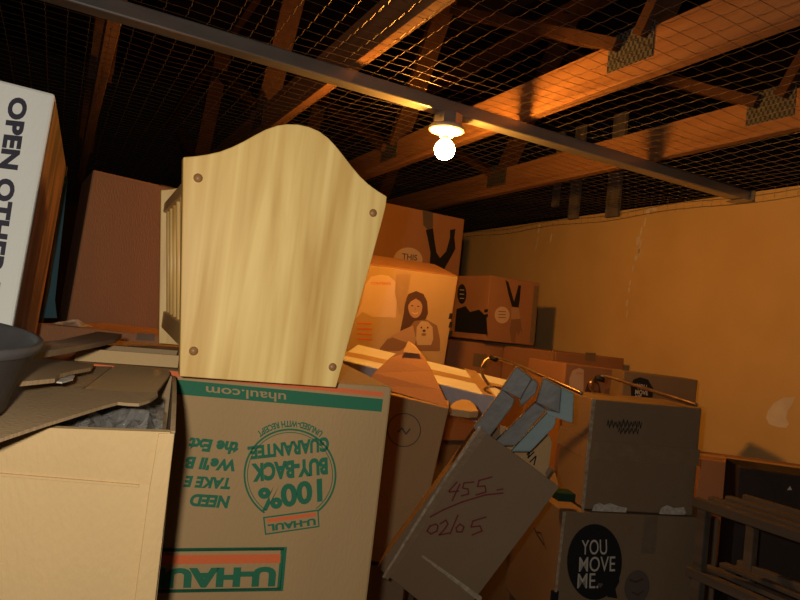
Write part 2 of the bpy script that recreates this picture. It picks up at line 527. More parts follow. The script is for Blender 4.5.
# wall stains and straps
b = MB()
wn = Vector((1, 0, 0)); wp = (WX-0.0012, 0, 0)
def wall_blob(pts): b.poly([hit(x, y, wp, wn) for x, y in pts], 'drip')
for x, y, rx, ry in ((648,212,2,3),(645,222,1,5),(641,232,.8,6),(638,241,1.6,5),(639,252,1.8,3),(636,258,1.5,3),(633,268,.6,4),(630,283,.6,3),(629,290,1,3),(627,303,1,4),(627,314,.8,4),(640,246,.7,8),(653,209,4,1.5),(539,229,.8,5),(537,243,.6,8),(551,238,.8,5)):
    wall_blob(ell(x, y, rx, ry, 9, 0.2))
wall_blob([(795,397),(783,398),(774,403),(768,411),(766,418),(769,424),(777,427),(786,428),(789,424),(786,418),(788,410),(793,403)])
b.build('paint_drip', parent=wall, fix=False)
for x, y1, wd_ in ((555, 207, 0.05), (573, 219, 0.075), (612, 217, 0.09)):
    p = hit(x, y1, (WX-0.02, 0, 0), wn)
    b = MB().box((WX-0.030, p.y-wd_/2, p.z), (WX-0.010, p.y+wd_/2, 2.75), 'grey_post'); b.build('wall_post', parent=wall)

# ------------------------------------------------------------------ bare bulb
bc = at(445, 144, 2.15)
LX, LY = bc.x, CY
lamp = empty('ceiling_lamp', Matrix.Translation((LX, LY, CT-0.044)))
tag(lamp, 'bare glowing light bulb in a white porcelain holder under the steel channel', 'lamp')
mb = MB(); mb.lathe([(0, 0), (0.05, 0), (0.05, -0.038), (0, -0.038)], 'steel', n=8); mb.build('junction_box', parent=lamp)
mb = MB(); mb.lathe([(0, -0.0385), (0.056, -0.0385), (0.061, -0.043), (0.06, -0.051), (0.05, -0.056), (0.026, -0.058), (0.024, -0.07), (0.021, -0.072), (0, -0.072)], 'porcelain', n=36)
mb.build('lamp_holder', parent=lamp, smooth=True)
mb = MB(); mb.lathe([(0.0, -0.0722), (0.0135, -0.0722), (0.0135, -0.083), (0.0, -0.083)], 'steel', n=20); mb.build('bulb_cap', parent=lamp, smooth=True)
mb = MB()
R = 0.034; zc = -0.115
mb.lathe([(0.0, -0.0832), (0.0125, -0.0832)] + [(R*math.sin(a), zc + R*math.cos(a)) for a in [math.radians(v) for v in range(27, 181, 9)]], 'bulb', n=24)
mb.build('bulb', parent=lamp, smooth=True)

# ------------------------------------------------------------------ the nearer cartons
# upside down moving box with green and orange print
U = Carton((0.017, 0.949, 1.357), -8.2, (0.458, 0.36, 0.40), 'large upside-down moving box with green 100% buy-back print and orange stripe, under the pine rack', rx=2.1, ry=0.0)
b = MB()
U.shape(b, [(383,392.2),(383,396.6),(172,376.2),(70,366.8),(70,361.8),(172,371.2)], 'orange')
U.shape(b, [(383,399.2),(381.5,411.8),(180,394.5),(70,384.5),(70,370),(172,379)], 'green')
U.quad_text(b, 'uhaul.com', [(286,393.6),(206,386.0),(206,394.6),(286,402.6)], 'tan_ink', off=0.0016, bold=0.012)
cx, cy = 290, 475
U.ring(b, (cx, cy), 46.5, 44.6, 'green', a0=-236, a1=52, ky=1.0)
U.ring(b, (cx, cy), 43.0, 42.2, 'green', a0=-236, a1=52, ky=1.0)
# arched words over the badge
vv, ff = text_polys('UNUSED-WITH RECEIPT', 0.035)
pts = []
for u, v in vv:
    a = math.radians(-52 - u*76); r = 54.5 - v*6.6
    pts.append(U.on(cx + r*math.cos(a), cy + r*math.sin(a), 'F', 0.001))
b.add(pts, ff, 'green')
U.quad_text(b, 'GUARANTEE.', [(329,436.5),(247,446.5),(248,460),(329,451.5)], 'green', bold=0.05)
U.quad_text(b, 'BUY-BACK', [(327.5,457),(251,463.5),(251.5,482.5),(328,474.5)], 'green', bold=0.055)
U.quad_text(b, '100%', [(322,478),(257,488.5),(261,511.5),(322.5,501.5)], 'green', bold=0.04)
U.shape(b, [(263,517),(318.5,509.5),(319.5,527),(265,535)], 'green', off=0.0013)
U.shape(b, [(264.6,518.3),(317.3,511.2),(318.2,525.8),(266.3,533.4)], 'tan_ink', off=0.0016)
U.shape(b, [(267,519),(315.5,512.4),(315.8,516),(267.4,522.8)], 'orange', off=0.0019)
U.quad_text(b, 'U-HAUL', [(315.5,518),(267.5,524.5),(268.2,531.5),(316,525)], 'green', off=0.0019, bold=0.05)
for txt, q in (('the Ext', [(239,442),(189,437),(188,450),(238,455)]), ("We'll B", [(235.5,459.5),(186,456),(185,469),(234.5,472)]),
               ('TAKE E', [(231,478),(184,475.5),(183,487),(230,489.5)]), ('NEED', [(230.5,496),(190.5,493.5),(189.5,506),(229.5,508.5)])):
    U.quad_text(b, txt, q, 'green', bold=0.05, shear=0.2)
U.frame(b, [(100,549),(284,547),(280.5,591),(98,594)], 3.4, 'green')
U.frame(b, [(100,549),(287,547),(283,591),(98,594)], 3.4, 'green')
U.shape(b, [(104,556),(280.8,554),(280.2,563),(104,565)], 'orange', off=0.0013)
U.quad_text(b, 'U-HAUL', [(276.8,566.5),(146,568.5),(145,588.5),(275,586.5)], 'green', off=0.0013, bold=0.06)
U.part('printed_lettering', b)

# pine rack on it
A = at(180, 374.5, 0.832); B_ = at(336, 386.5, 0.92)
dx = (B_ - A); wd = dx.length; ang = math.degrees(math.atan2(dx.y, dx.x))
A.z += 0.002
RK = Carton(A, ang, (wd, 0.39, 0), None, hollow=True, name='magazine_rack', rx=2.0, ry=0.6)
tag(RK.o, 'varnished pine rack with tall arched end panel standing on the upside-down moving box', 'rack')
outl = [(180,374.5),(183.3,157),(196,156),(208,154.2),(220,151.5),(232,147),(244,141.2),(255,135),(266,129.3),(277,125.5),(287,124),(298,124.3),(309,126.7),(319,131),(328,137.5),(336,146),(344,156),(352,166.5),(360,176),(369,184.5),(378,191),(387,196.5),(386,206),(381,226),(366,280),(336,389)]
P = [RK.on(x, y, 'F', 0) for x, y in outl]
P[0].z = P[-1].z = 0
def end_panel(y, name='end_panel', dz=0.0):
    mb = MB(); mb.prism([Vector((p.x, y, p.z - (dz if k in (0, len(P)-1) else 0))) for k, p in enumerate(P)], (0, 0.018, 0), 'pine')
    return mb.build(name, parent=RK.o, bevel=0.003)
p1 = end_panel(0.0, dz=0.0045); p2 = end_panel(0.372)
for px, py in ((198,178),(373,213),(193.5,351),(332.5,367)):
    q = RK.on(px, py, 'F', 0)
    mb = MB()
    mb.lathe([(0, 0.0035), (0.0035, 0.003), (0.0058, 0.001), (0.006, -0.002)], 'plug', n=16)
    o = mb.build('wood_plug', parent=p1, smooth=True)
    o.matrix_parent_inverse = Matrix.Identity(4)
    o.location = (q.x, 0, q.z); o.rotation_euler = (PI/2, 0, 0)
hL = P[1].z; hR = P[21].z
def side(xb, xt, ht, n=6, z0=0.03):
    """slatted side: two rails and spindles"""
    def xx(z): return xb + (xt - xb)*z/ht
    for z, hh, mt in ((z0+.014, .03, 'pine_rail'), (ht-0.03, .018, 'pine_rail')):
        b = MB(); b.bar((xx(z), 0.017, z), (xx(z), 0.373, z), 0.014, hh, mt); b.build('rail', parent=RK.o, bevel=.002)
    for k in range(n):
        y = 0.018 + 0.354*(k+0.5)/n
        b = MB(); b.tube([(xx(z0), y, z0+.02), (xx(ht-.035), y, ht-.038)], 0.0045, 'pine', 10); b.build('spindle', parent=RK.o, smooth=True)
side(P[0].x+0.012, P[1].x+0.012, hL)
side(P[-1].x-0.012, P[21].x-0.012, hR)
b = MB().box((0.02, 0.0185, 0.018), (wd-0.02, 0.3715, 0.03), 'pine_rail'); b.build('bottom_board', parent=RK.o)

# opened carton in the left foreground
O = Carton((-0.073, 0.659, 1.329), -8.4, (0.183, 0.262, 0.21), None, rx=5.2, ry=-0.6, hollow=True, name='opened_box')
tag(O.o, 'opened pale cardboard box with flaps askew and clear wrap inside, in the left foreground', 'box', 'cardboard boxes')
t = 0.004; W_, D_, H_ = O.w, O.d, O.h
b = MB()
zs = 0.045
b.add([(0,0,-H_),(W_,0,-H_),(W_,0,-zs-0.008),(0,0,-zs+0.006),(W_,-0.0045,0.0),(0,-0.0025,0.0),(0,t,-H_),(W_,t,-H_),(W_,t,0.0),(0,t,0.0)],
      [(0,1,2,3),(3,2,4,5),(5,4,8,9),(6,9,8,7),(1,7,8,4,2),(0,3,5,9,6),(0,6,7,1)], 'card_pale')
b.build('front_panel', parent=O.o)
# crease shadow line is real: a shallow scored fold standing proud
b = MB(); b.bar((0.002, -0.0008, -zs+0.0062), (W_-0.022, -0.0008, -zs-0.007), 0.003, 0.0022, 'card_pale'); b.build('fold_line', parent=O.o)
b = MB()   # corner strip folded round from the side wall
b.add([(W_-0.016,-0.0048,-H_),(W_+0.003,-0.0052,-H_),(W_+0.004,-0.0052,-0.001),(W_-0.010,-0.0065,-0.001),(W_-0.013,-0.0065,-0.06),
       (W_-0.016,-0.0008,-H_),(W_+0.003,-0.0008,-H_),(W_+0.004,-0.0008,-0.001),(W_-0.010,-0.0008,-0.001),(W_-0.013,-0.0008,-0.06)],
      [(0,1,2,3,4),(9,8,7,6,5),(0,5,6,1),(1,6,7,2),(2,7,8,3),(3,8,9,4),(4,9,5,0)], 'card_pale')
b.build('corner_strip', parent=O.o, bevel=0.001)
b = MB()   # right wall with a curved top edge
top = [(y, z) for y, z in ((t, -0.001), (0.03, 0.004), (0.07, 0.010), (0.12, 0.012), (0.18, 0.009), (D_, 0.0))]
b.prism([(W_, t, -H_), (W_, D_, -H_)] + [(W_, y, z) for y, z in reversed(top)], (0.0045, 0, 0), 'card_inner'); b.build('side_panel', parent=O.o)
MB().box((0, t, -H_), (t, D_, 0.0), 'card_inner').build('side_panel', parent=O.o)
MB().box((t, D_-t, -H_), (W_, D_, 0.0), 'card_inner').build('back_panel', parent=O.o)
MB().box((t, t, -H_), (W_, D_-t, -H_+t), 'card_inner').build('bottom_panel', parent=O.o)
def flap(box, pts, name, mat='card_inner', off=0.002, th=0.003, face='T', offs=None):
    P = [box.on(x, y, face, (offs[k] if offs else off)) for k, (x, y) in enumerate(pts)]
    n = {'T': (0,0,-th), 'F': (0,th,0)}[face]
    b = MB(); b.prism(P, n, mat)
    return b.build(name, parent=box.o)
flap(O, [(38,386.5),(58,373),(92,366),(112,366.5),(80,390)], 'rear_flap', 'card_inner', 0.005)
flap(O, [(83,390),(115,365.5),(169,370.5),(170,374),(156,392.5)], 'rear_flap', 'card', 0.006)
flap(O, [(-40,452),(0,438.5),(44,424),(80,413),(101,406.5),(118,402),(128,403),(139,403.5),(150,400),(158,394.5),(157,392.5),(120,391),(80,388.5),(20,383),(-50,378)], 'side_flap', 'card_inner', 0.0125)
# clear wrap bulging inside
b = MB(); nx_, ny_ = 22, 16; vv = []; ff = []
for j in range(ny_+1):
    for i in range(nx_+1):
        x = 0.006 + (W_-0.012)*i/nx_; y = 0.008 + (D_-0.03)*j/ny_
        e = min(i, nx_-i, j, ny_-j)/4.0
        z = -0.018 + 0.012*min(1, e)*math.sin(i*0.9+j*0.5) * 0.6 + random.uniform(-0.008, 0.007)
        vv.append((x, y, z - (0.012 if e < 0.5 else 0)))
for j in range(ny_):
    for i in range(nx_):
        k = j*(nx_+1)+i; ff.append((k, k+1, k+nx_+2, k+nx_+1))
b.add(vv, ff, 'film')
wrap = tag(b.build('plastic_wrap', smooth=False, fix=False), 'crumpled clear plastic wrap inside the opened foreground box', 'wrap'); wrap.matrix_world = O.mx
b = MB().box((0.012, 0.012, -H_+0.006), (W_-0.012, D_-0.012, -0.046), 'card_dark')  # dark block put in as the shade inside the opened box
cont = tag(b.build('shade_filler', bevel=0.01), 'dark bundle standing in for the shade under the clear wrap in the opened foreground box', 'filler'); cont.matrix_world = O.mx

# grey tub at the left edge
tc_ = at(-81, 327, 0.505)
mb = MB()
pr = [(r_*0.765, z_*0.74) for r_, z_ in [(0, -0.085), (0.082, -0.085), (0.088, -0.08), (0.106, -0.012), (0.112, -0.010), (0.113, 0.0), (0.107, 0.001), (0.103, -0.004), (0.085, -0.076), (0, -0.079)]]
mb.lathe(pr, 'tub', n=48)
tub = mb.build('plastic_tub', smooth=True); tub.location = tc_; tub.rotation_euler = (math.radians(6), math.radians(3), 0)
tag(tub, 'dark grey plastic tub at the left edge, on the opened foreground box', 'tub')
mb = MB()
vv = []; ff = []; n = 14
for j in range(n):
    for i in range(n):
        a = 2*PI*i/n; r = 0.056*j/(n-1)
        vv.append((r*math.cos(a), r*math.sin(a), -0.028 + 0.014*math.cos(j*0.22) + 0.008*math.sin(a*3+j*0.5)*(j/n)*(1 if j < n-1 else -1.5)))
for j in range(n-1):
    for i in range(n):
        ff.append((j*n+i, j*n+(i+1) % n, (j+1)*n+(i+1) % n, (j+1)*n+i))
mb.add(vv, ff, 'blue_stuff')
o = mb.build('folded_fabric', smooth=True); o.location = tc_ + RIGHT*0.016 + Vector((0.0, 0.0, 0.012)); tag(o, 'crumpled blue fabric lying inside the dark grey tub', 'fabric')

# white carton standing on end at far left
P1 = Carton((-0.429, 0.986, 1.722), -3.0, (0.40, 0.40, 0.50), 'white carton with large black OPEN OTHER lettering at the left edge', mat='white_card', rx=-3.1, ry=2.3, name='white_carton')
b = MB()
P1.quad_text(b, 'OPEN OTHER END', [(9.5,96.5),(-28,338),(-8,341),(28.5,98.5)], 'navy', bold=0.05, space=1.05)
P1.part('printed_lettering', b)
b = MB().add([(P1.w+0.001, 0.006, -0.006), (P1.w+0.001, P1.d-0.006, -0.006), (P1.w+0.001, P1.d-0.006, -P1.h+.006), (P1.w+0.001, 0.006, -P1.h+.006)], [(0,1,2,3)], 'wood_print')
P1.part('printed_side', b)

# ------------------------------------------------------------------ cartons behind on the left
BB = Carton(at(93, 169.5, 1.74), 3, (0.40, 0.34, 0.44), 'plain reddish brown box standing behind the pine rack on the left', 'card_red', rx=2, ry=2.2)
BB.seam('tape', along='y', hang=0.0)
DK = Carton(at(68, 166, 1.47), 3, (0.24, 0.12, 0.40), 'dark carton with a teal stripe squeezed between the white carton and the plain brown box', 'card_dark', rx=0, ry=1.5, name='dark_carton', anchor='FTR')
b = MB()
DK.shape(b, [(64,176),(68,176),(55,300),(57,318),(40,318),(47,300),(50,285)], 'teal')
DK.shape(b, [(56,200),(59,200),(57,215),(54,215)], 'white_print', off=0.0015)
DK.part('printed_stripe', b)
LG = Carton(at(36, 323, 1.38), -24, (0.30, 0.36, 0.20), 'low brown box with crumpled clear tape on top behind the grey tub', 'card_red', rx=0, ry=0)
b = MB(); LG.shape(b, [(137,333),(155,334),(154,341),(136,340)], 'tape_grey'); LG.part('packing_tape', b)
b = MB(); vv = []; ff = []
q0 = LG.on(47, 322, 'T', 0.0)
for j in range(9):
    for i in range(9):
        e = 1 - max(abs(i-4), abs(j-4))/4
        vv.append((0.028 + 0.008*i, 0.004 + 0.008*j, 0.001 + 0.018*e*random.uniform(0.5, 1.1)))
for j in range(8):
    for i in range(8): ff.append((j*9+i, j*9+i+1, j*9+i+10, j*9+i+9))
b.add(vv, ff, 'plastic_patch'); LG.part('crumpled_tape', b)
# loose sheets
def sheet(pts, d0, mat, label, th=0.006, z=None, name='cardboard_sheet', cat='cardboard sheet'):
    if z is None: z = at(*pts[0], d0).z
    P = [hit(x, y, (0, 0, z), Vector((0, 0, 1))) for x, y in pts]
    c = sum(P, Vector())/len(P)
    b = MB(); b.prism([p - c for p in P], (0, 0, -th), mat)
    o = b.build(name); o.location = c
    return tag(o, label, cat)

TR = Carton(at(76, 348, 0.872), -11, (0.132, 0.07, 0.017), None, hollow=True, name='cardboard_tray', rx=2.1, ry=-0.5)
tag(TR.o, 'shallow open cardboard tray with pale edge lying beside the pine rack', 'tray')
w2, d2, h2 = TR.w, TR.d, TR.h
MB().box((0,0,-h2),(w2,.004,0),'card_pale').build('front_panel', parent=TR.o)
MB().box((0,.004,-h2),(.004,d2,0),'card_inner').build('side_panel', parent=TR.o)
MB().box((w2-.004,.004,-h2),(w2,d2,0),'card_inner').build('side_panel', parent=TR.o)
MB().box((.004,d2-.004,-h2),(w2-.004,d2,0),'card_inner').build('back_panel', parent=TR.o)
MB().box((.004,.004,-h2),(w2-.004,d2-.004,-h2+.004),'card_dim').build('bottom_panel', parent=TR.o)

# ------------------------------------------------------------------ middle: brown box, leaning box, white box
BR = Carton(at(449, 408, 1.95), -33, (0.33, 0.2, 0.5), 'tall brown box with a peaked open flap between the moving box and the leaning box', 'card', rx=0, ry=7, anchor='FTR')
b = MB()
BR.ring(b, (404,430), 17, 16, 'gray_print'); BR.part('printed_stamp', b); b = MB(); BR.stroke(b, [(398,432),(402,428),(406,434),(410,429)], 1.6, 'gray_print')
BR.part('printed_stamp', b)
def world_flap(parent_box, pts3, th_vec, mat, name='flap'):
    b = MB(); b.prism([parent_box.inv @ Vector(p) for p in pts3], parent_box.inv.to_3x3() @ Vector(th_vec), mat)
    return b.build(name, parent=parent_box.o)
d0 = 1.75
world_flap(BR, [at(366,384,2.03), at(374,373,2.05), at(390,358,2.09), at(406,347,2.12), at(413,351,2.12), at(423,354,2.11), at(432,371,2.06), at(441,390,2.0), at(449,407.5,1.955)], (FWD*0.006), 'card_red', 'peaked_flap')
world_flap(BR, [at(403,352,2.098), at(408,341,2.128), at(415,345,2.128), at(422,354,2.098)], (FWD*-0.003), 'card_pale', 'painted_lit_tip')  # paler colour paints the bulb light on the tip of the flap

LB = Carton((0.967, 1.336, 1.22), -36, (0.24, 0.17, 0.45), None, 'card_dim', rx=3.3, ry=29.7, hollow=True, name='leaning_box')
tag(LB.o, 'leaning brown box marked 455 in dark red marker, open at top with slate-blue boards', 'box', 'cardboard boxes')
w3, d3, h3 = LB.w, LB.d, LB.h
def lpart(n, lo, hi, mt='card_dim'):
    return MB().box(lo, hi, mt).build(n, parent=LB.o, bevel=0.0015)
lpart('front_panel', (0,0,-h3),(w3,.004,0)); lpart('side_panel',(0,.004,-h3),(.004,d3,0)); lpart('side_panel',(w3-.004,.004,-h3),(w3,d3,0))
lpart('back_panel',(.004,d3-.004,-h3),(w3-.004,d3,0)); lpart('bottom_panel',(.004,.004,-h3),(w3-.004,d3-.004,-h3+.004))
b = MB()
for pts in ([(457,482),(449,491),(449.5,492),(459,491)],[(460,484),(452,501)],[(474,482),(464,483),(462.5,488),(468,489),(468.5,494),(461,496)],[(492,477),(479,480.5),(477.5,486.5),(485,486),(486,492),(476,495)],
            [(497,490),(503,489)],[(430,517),(443,510),(462,502),(485,495),(503,493)],
            [(436,524),(430,526),(427,531),(431,534),(437,531),(438,526),(436,524)],[(440,524),(446,520),(448,524),(444,530),(439,535),(449,533)],[(458,515),(450,534)],[(460,524),(456,528),(457,532),(462,532),(464,527),(460,524)],
            [(486,517),(473,521),(471,527),(480,526),(482,531),(472,535)]):
    LB.stroke(b, pts, 1.5, 'red_ink')
LB.part('marker_writing', b)
b = MB()
LB.shape(b, [(420.5,556),(423,555),(482,597),(481,603)], 'tape_shine'); LB.part('tape_and_shine', b); b = MB(); LB.shape(b, [(480,427),(487,433),(452,482),(418,536),(388,580),(383,577),(414,528),(446,476)], 'tape_clear', off=0.0008); LB.part('tape_and_shine', b); b = MB(); LB.shape(b, [(479.5,425),(482,426.5),(448,477),(414,530),(384,578),(382,577),(412,528),(446,475)], 'tape_shine', off=0.0012)
LB.part('tape_and_shine', b)  # the narrow whitish line is shine painted along the clear tape
b = MB(); P = [LB.on(x, y, 'F', -0.165) for x, y in [(478,415),(500,425),(541,440),(546,434),(549,435),(552,442),(549,466),(545,473),(552,489),(500,470)]]
b.prism([P[k] for k in (1,2,3,4,5,6,7,8,9)], (0,.003,0), 'card_pale'); b.build('rear_flap', parent=LB.o)
b = MB()
for pts in ([(527,455),(531,448),(528,458),(534,452)],[(530,462),(536,456),(534,465)]): LB.stroke(b, pts, 1.3, 'black', off=-0.1635)
LB.part('marker_scribble', b)

# slate blue folded boards standing in the leaning box
def board(shaft, shaft_side, cap, cap_side, d, label):
    root = empty('folded_board', Matrix.Translation(at(*shaft[0], d)))
    tag(root, label, 'board', 'slate-blue boards in the leaning box')
    inv = root.matrix_world.inverted()
    nrm = (LB.mx.to_3x3() @ Vector((0, 1, 0)))
    p0 = at(*shaft[0], d)
    def slab(name, pts, lift, th, mt, bev=0.003):
        P = [inv @ (hit(x, y, p0 - nrm*lift, nrm)) for x, y in pts]
        b = MB(); b.prism(P, nrm*th, mt); return b.build(name, parent=root, bevel=bev)
    slab('shaft', shaft, 0.0, 0.03, 'slate'); 
    if shaft_side: slab('lining', shaft_side, -0.006, 0.03, 'aqua')
    slab('folded_end', cap, 0.012, 0.035, 'slate')
    slab('end_lining', cap_side, 0.004, 0.03, 'aqua' if shaft_side else 'slate')
z = lambda L: [(470 + x/6.667, 350 + y/6.667) for x, y in L]
board(z([(20,520),(215,265),(300,330),(285,375),(130,580)]), None, z([(310,108),(415,188),(335,330),(205,265)]), z([(415,188),(458,222),(440,290),(345,378),(325,350),(370,260)]), 1.66,
      'left slate-blue folded board sticking out of the leaning box')
board(z([(140,640),(435,350),(510,395),(300,640)]), z([(270,680),(505,430),(520,412),(572,445),(570,490),(555,520),(400,680)]), z([(490,185),(612,250),(597,425),(440,352)]), z([(605,246),(695,290),(685,490),(515,432),(500,395),(595,420)]), 1.64,
      'right slate-blue folded board with pale blue lining, in the leaning box')

# white taped carton lying on a slope
WB = Carton((0.953, 2.253, 1.308), -45.8, (0.62, 0.19, 0.11), 'long white carton crossed with brown tape, lying below the box with the printed girl', 'white_card', rx=16.7, ry=6.2, name='white_carton')
b = MB()
WB.shape(b, [(340,350.5),(360,354),(430,369),(506,386),(506,390),(430,373.5),(360,358.5),(340,355)], 'tape', 'T')
WB.shape(b, [(464,368),(476,371),(496,397),(483,394)], 'tape', 'T', off=0.0014)
WB.part('packing_tape', b)
b = MB().add([(0.002,-0.001,-0.004),(0.618,-0.001,-0.004),(0.618,-0.001,-0.108),(0.002,-0.001,-0.108)], [(0,1,2,3)], 'flash_tint_card'); WB.part('front_face', b)
# curled brown paper in front of it
b = MB()
p = [at(450,405,1.75), at(455,401,1.80), at(462,399,1.83), at(470,400,1.82), at(475,404,1.79), at(479,411,1.73), at(470,411.5,1.71), at(452,409,1.71)]
c = sum(p, Vector())/len(p)
b.prism([q - c for q in p], Vector((0, 0, -0.02)) + FWD*0.01, 'card_pale'); o = b.build('kraft_paper', bevel=0.004); o.location = c
tag(o, 'crumpled brown kraft paper in the gap beside the white taped carton', 'paper')

# box with the printed girl and dog
G = Carton((1.05, 2.44, 1.69), -13.3, (0.464, 0.40, 0.42), 'orange-lit box printed with a smiling girl holding a puppy', 'card_pale', rx=8.1, ry=0.4)
b = MB()
zg = lambda L: [(350 + x/6.667, 255 + y/6.667) for x, y in L]
G.shape(b, zg([(30,430),(75,330),(100,200),(140,145),(200,130),(260,140),(305,180),(312,300),(305,418),(150,414),(80,380)]), 'bubble')
G.quad_text(b, 'CONTENTS', zg([(140,196),(272,200),(272,184),(140,180)]), 'orange', off=0.0016)
G.shape(b, zg([(330,530),(360,380),(365,310),(390,260),(440,240),(490,260),(515,310),(520,390),(500,440),(440,500),(380,530)]), 'hair')
G.shape(b, zg([(200,620),(250,560),(300,545),(380,500),(430,440),(510,430),(580,470),(600,560),(600,640),(200,640)]), 'skin_dark', off=0.0013)
G.shape(b, zg([(270,545),(340,505),(420,470),(440,560),(430,600),(340,570)]), 'skin', off=0.0015)
G.shape(b, zg(ell(435,345,47,75)), 'skin', off=0.0016)
G.shape(b, zg([(385,340),(400,280),(440,262),(480,290),(486,345),(470,310),(440,290),(405,310)]), 'hair', off=0.0019)
for e in ((415,338),(455,342)): G.shape(b, zg(ell(*e, 9, 4, 10)), 'hair', off=0.0019)
G.stroke(b, zg([(415,383),(432,393),(452,385)]), 1.0, 'bubble', off=0.0019)
G.stroke(b, zg([(436,350),(432,366),(440,367)]), 0.5, 'skin_dark', off=0.0019)
G.shape(b, zg([(440,560),(445,480),(475,440),(520,445),(550,480),(555,560),(540,600),(450,600)]), 'fur', off=0.0021)
for e in ((476,484),(518,484)): G.shape(b, zg(ell(*e, 6, 7, 10)), 'hair', off=0.0024)
G.shape(b, zg(ell(494,505,11,9,12)), 'hair', off=0.0024); G.shape(b, zg(ell(492,530,17,10,12)), 'skin_dark', off=0.0024)
for y in (455,490,525,560): G.stroke(b, zg([(50,y),(145,y+4)]), 1.6, 'orange')
for y in (388,445,505): G.shape(b, zg([(665,y),(685,y+2),(678,y+40),(656,y+38)]), 'black')
G.part('printed_picture', b)
b = MB(); G.shape(b, zg([(308,125),(405,130),(385,260),(350,400),(325,390),(300,250)]), 'tape'); G.part('packing_tape', b)
# rear flap bowed up
b = MB(); w4 = G.w
b.prism([(0.004, 0.002, 0.001), (w4-0.004, 0.002, 0.001), (w4-0.05, 0.20, 0.03), (0.06, 0.20, 0.034)], (0, 0.002, 0.004), 'card_red'); b.build('top_flap', parent=G.o)

# box with the printed legs behind it
K = Carton((1.433, 3.154, 2.113), 1.3, (0.61, 0.40, 0.69), 'brown box printed with dark kicking legs, behind the box with the girl', 'card_red', anchor=None)
b = MB()
zk = lambda L: [(340 + x/4.0, 190 + y/4.0) for x, y in L]
K.shape(b, zk(ell(272,280,58,50)), 'bubble')
K.quad_text(b, 'THIS', zk([(248,277),(308,283),(310,260),(249,252)]), 'gray_print', off=0.0016, bold=0.02)
K.quad_text(b, 'BOX', zk([(252,303),(300,308),(302,290),(253,284)]), 'gray_print', off=0.0016, bold=0.02)
K.shape(b, zk([(330,80),(372,90),(372,150),(350,158),(333,140)]), 'gray_print')
K.shape(b, zk([(343,160),(372,152),(378,200),(386,250),(400,272),(425,245),(440,190),(440,160),(462,155),(458,190),(462,235),(440,275),(415,320),(358,310),(362,250),(350,190)]), 'black', off=0.0013)
K.part('printed_picture', b)

# ------------------------------------------------------------------ far corner
F_ = Carton((1.934, 2.70, 1.760), 3.1, (0.335, 0.33, 0.335), 'small far box printed with upturned legs and pale badge, against the tan wall', 'card_red')
zf = lambda L: [(440 + x*0.3, 180 + y*0.3) for x, y in L]
b = MB()
F_.shape(b, zf([(218,333),(228,340),(247,405),(262,350),(270,352),(266,400),(262,425),(240,422),(228,380)]), 'black')
F_.shape(b, zf(ell(207,450,25,28)), 'bubble')
for y in (438,448,458): F_.stroke(b, zf([(195,y),(219,y+1)]), 0.7, 'gray_print', off=0.0017)
F_.shape(b, zf([(238,465),(268,462),(275,515),(268,500),(262,520),(255,505),(250,545),(238,540),(232,500)]), 'skin_dark')
F_.shape(b, zf([(238,425),(262,427),(268,462),(238,465)]), 'skin', off=0.0012)
F_.shape(b, zf([(314,352),(330,354),(314,546),(298,544)]), 'tape_grey')
F_.shape(b, zf(ell(73,380,15,33)), 'black', 'L')
for y in (366,380,394): F_.stroke(b, zf([(66,y),(80,y+1)]), 0.8, 'white_print', 'L', off=0.0016)
F_.shape(b, zf([(48,505),(55,430),(85,420),(100,440),(130,432),(155,455),(158,515)]), 'black', 'L')
for y in (432,448): F_.shape(b, zf([(148,y),(160,y-2),(159,y+8),(147,y+10)]), 'black', 'L', off=0.0016)
F_.part('printed_picture', b)
UF = Carton((1.63, 2.72, 1.411), 3.1, (0.465, 0.36, 0.5), 'box with a vertical grey tape strip, below the small far box printed with upturned legs', 'card_red')
b = MB(); UF.shape(b, [(474,353),(487,354.5),(486.5,368),(472.5,366)], 'tape_grey'); UF.part('packing_tape', b)
FL = Carton((2.11, 2.363, 1.410), 1.4, (0.465, 0.45, 0.5), 'wide reddish box along the tan wall, in front of the small far box', 'card_red')
b = MB(); FL.shape(b, zf([(485,575),(520,577),(518,604),(484,602)]), 'tape_grey'); FL.part('packing_tape', b); b = MB(); FL.shape(b, [(552,350),(553.5,350.2),(553,371),(551.5,371)], 'tape', off=0.0012); FL.part('packing_tape', b)
BX = Carton((1.832, 1.985, 1.374), -7.3, (0.275, 0.28, 0.5), 'brown box with a pale speech bubble and printed girl, behind the looped tube', 'card_red', ry=1.5)
b = MB()
zb = lambda L: [(540 + x/4.444, 330 + y/4.444) for x, y in L]
BX.shape(b, zb([(130,270),(130,215),(145,180),(175,168),(195,178),(193,275)]), 'bubble')
BX.quad_text(b, 'CONTENTS', zb([(160,195),(192,198),(192,191),(160,188)]), 'orange', off=0.0016)
BX.shape(b, zb([(190,300),(210,240),(235,215),(262,235),(275,300)]), 'hair'); BX.shape(b, zb(ell(243,262,18,28)), 'skin_dark', off=0.0014); BX.shape(b, zb([(275,300),(290,265),(330,250),(380,275),(400,310)]), 'skin_dark')
BX.part('printed_picture', b)
b = MB(); BX.shape(b, [(614,371.5),(623.5,373.5),(622,380),(613,378)], 'tape_grey', off=0.002); BX.part('packing_tape', b)
YB = Carton((1.921, 1.767, 1.374), -25, (0.29, 0.12, 0.41), 'narrow brown box with a small black YOU badge, behind the taped box', 'card_dim', ry=1.2)
b = MB()
YB.shape(b, zb([(405,300),(403,250),(415,220),(445,210),(480,220),(503,260),(500,300),(490,325),(405,320)]), 'black')
YB.quad_text(b, 'YOU', zb([(428,262),(474,268),(475,244),(430,237)]), 'white_print', off=0.0016, bold=0.03)
YB.quad_text(b, 'MOVE', zb([(422,285),(480,291),(480,270),(424,265)]), 'white_print', off=0.0016, bold=0.03)
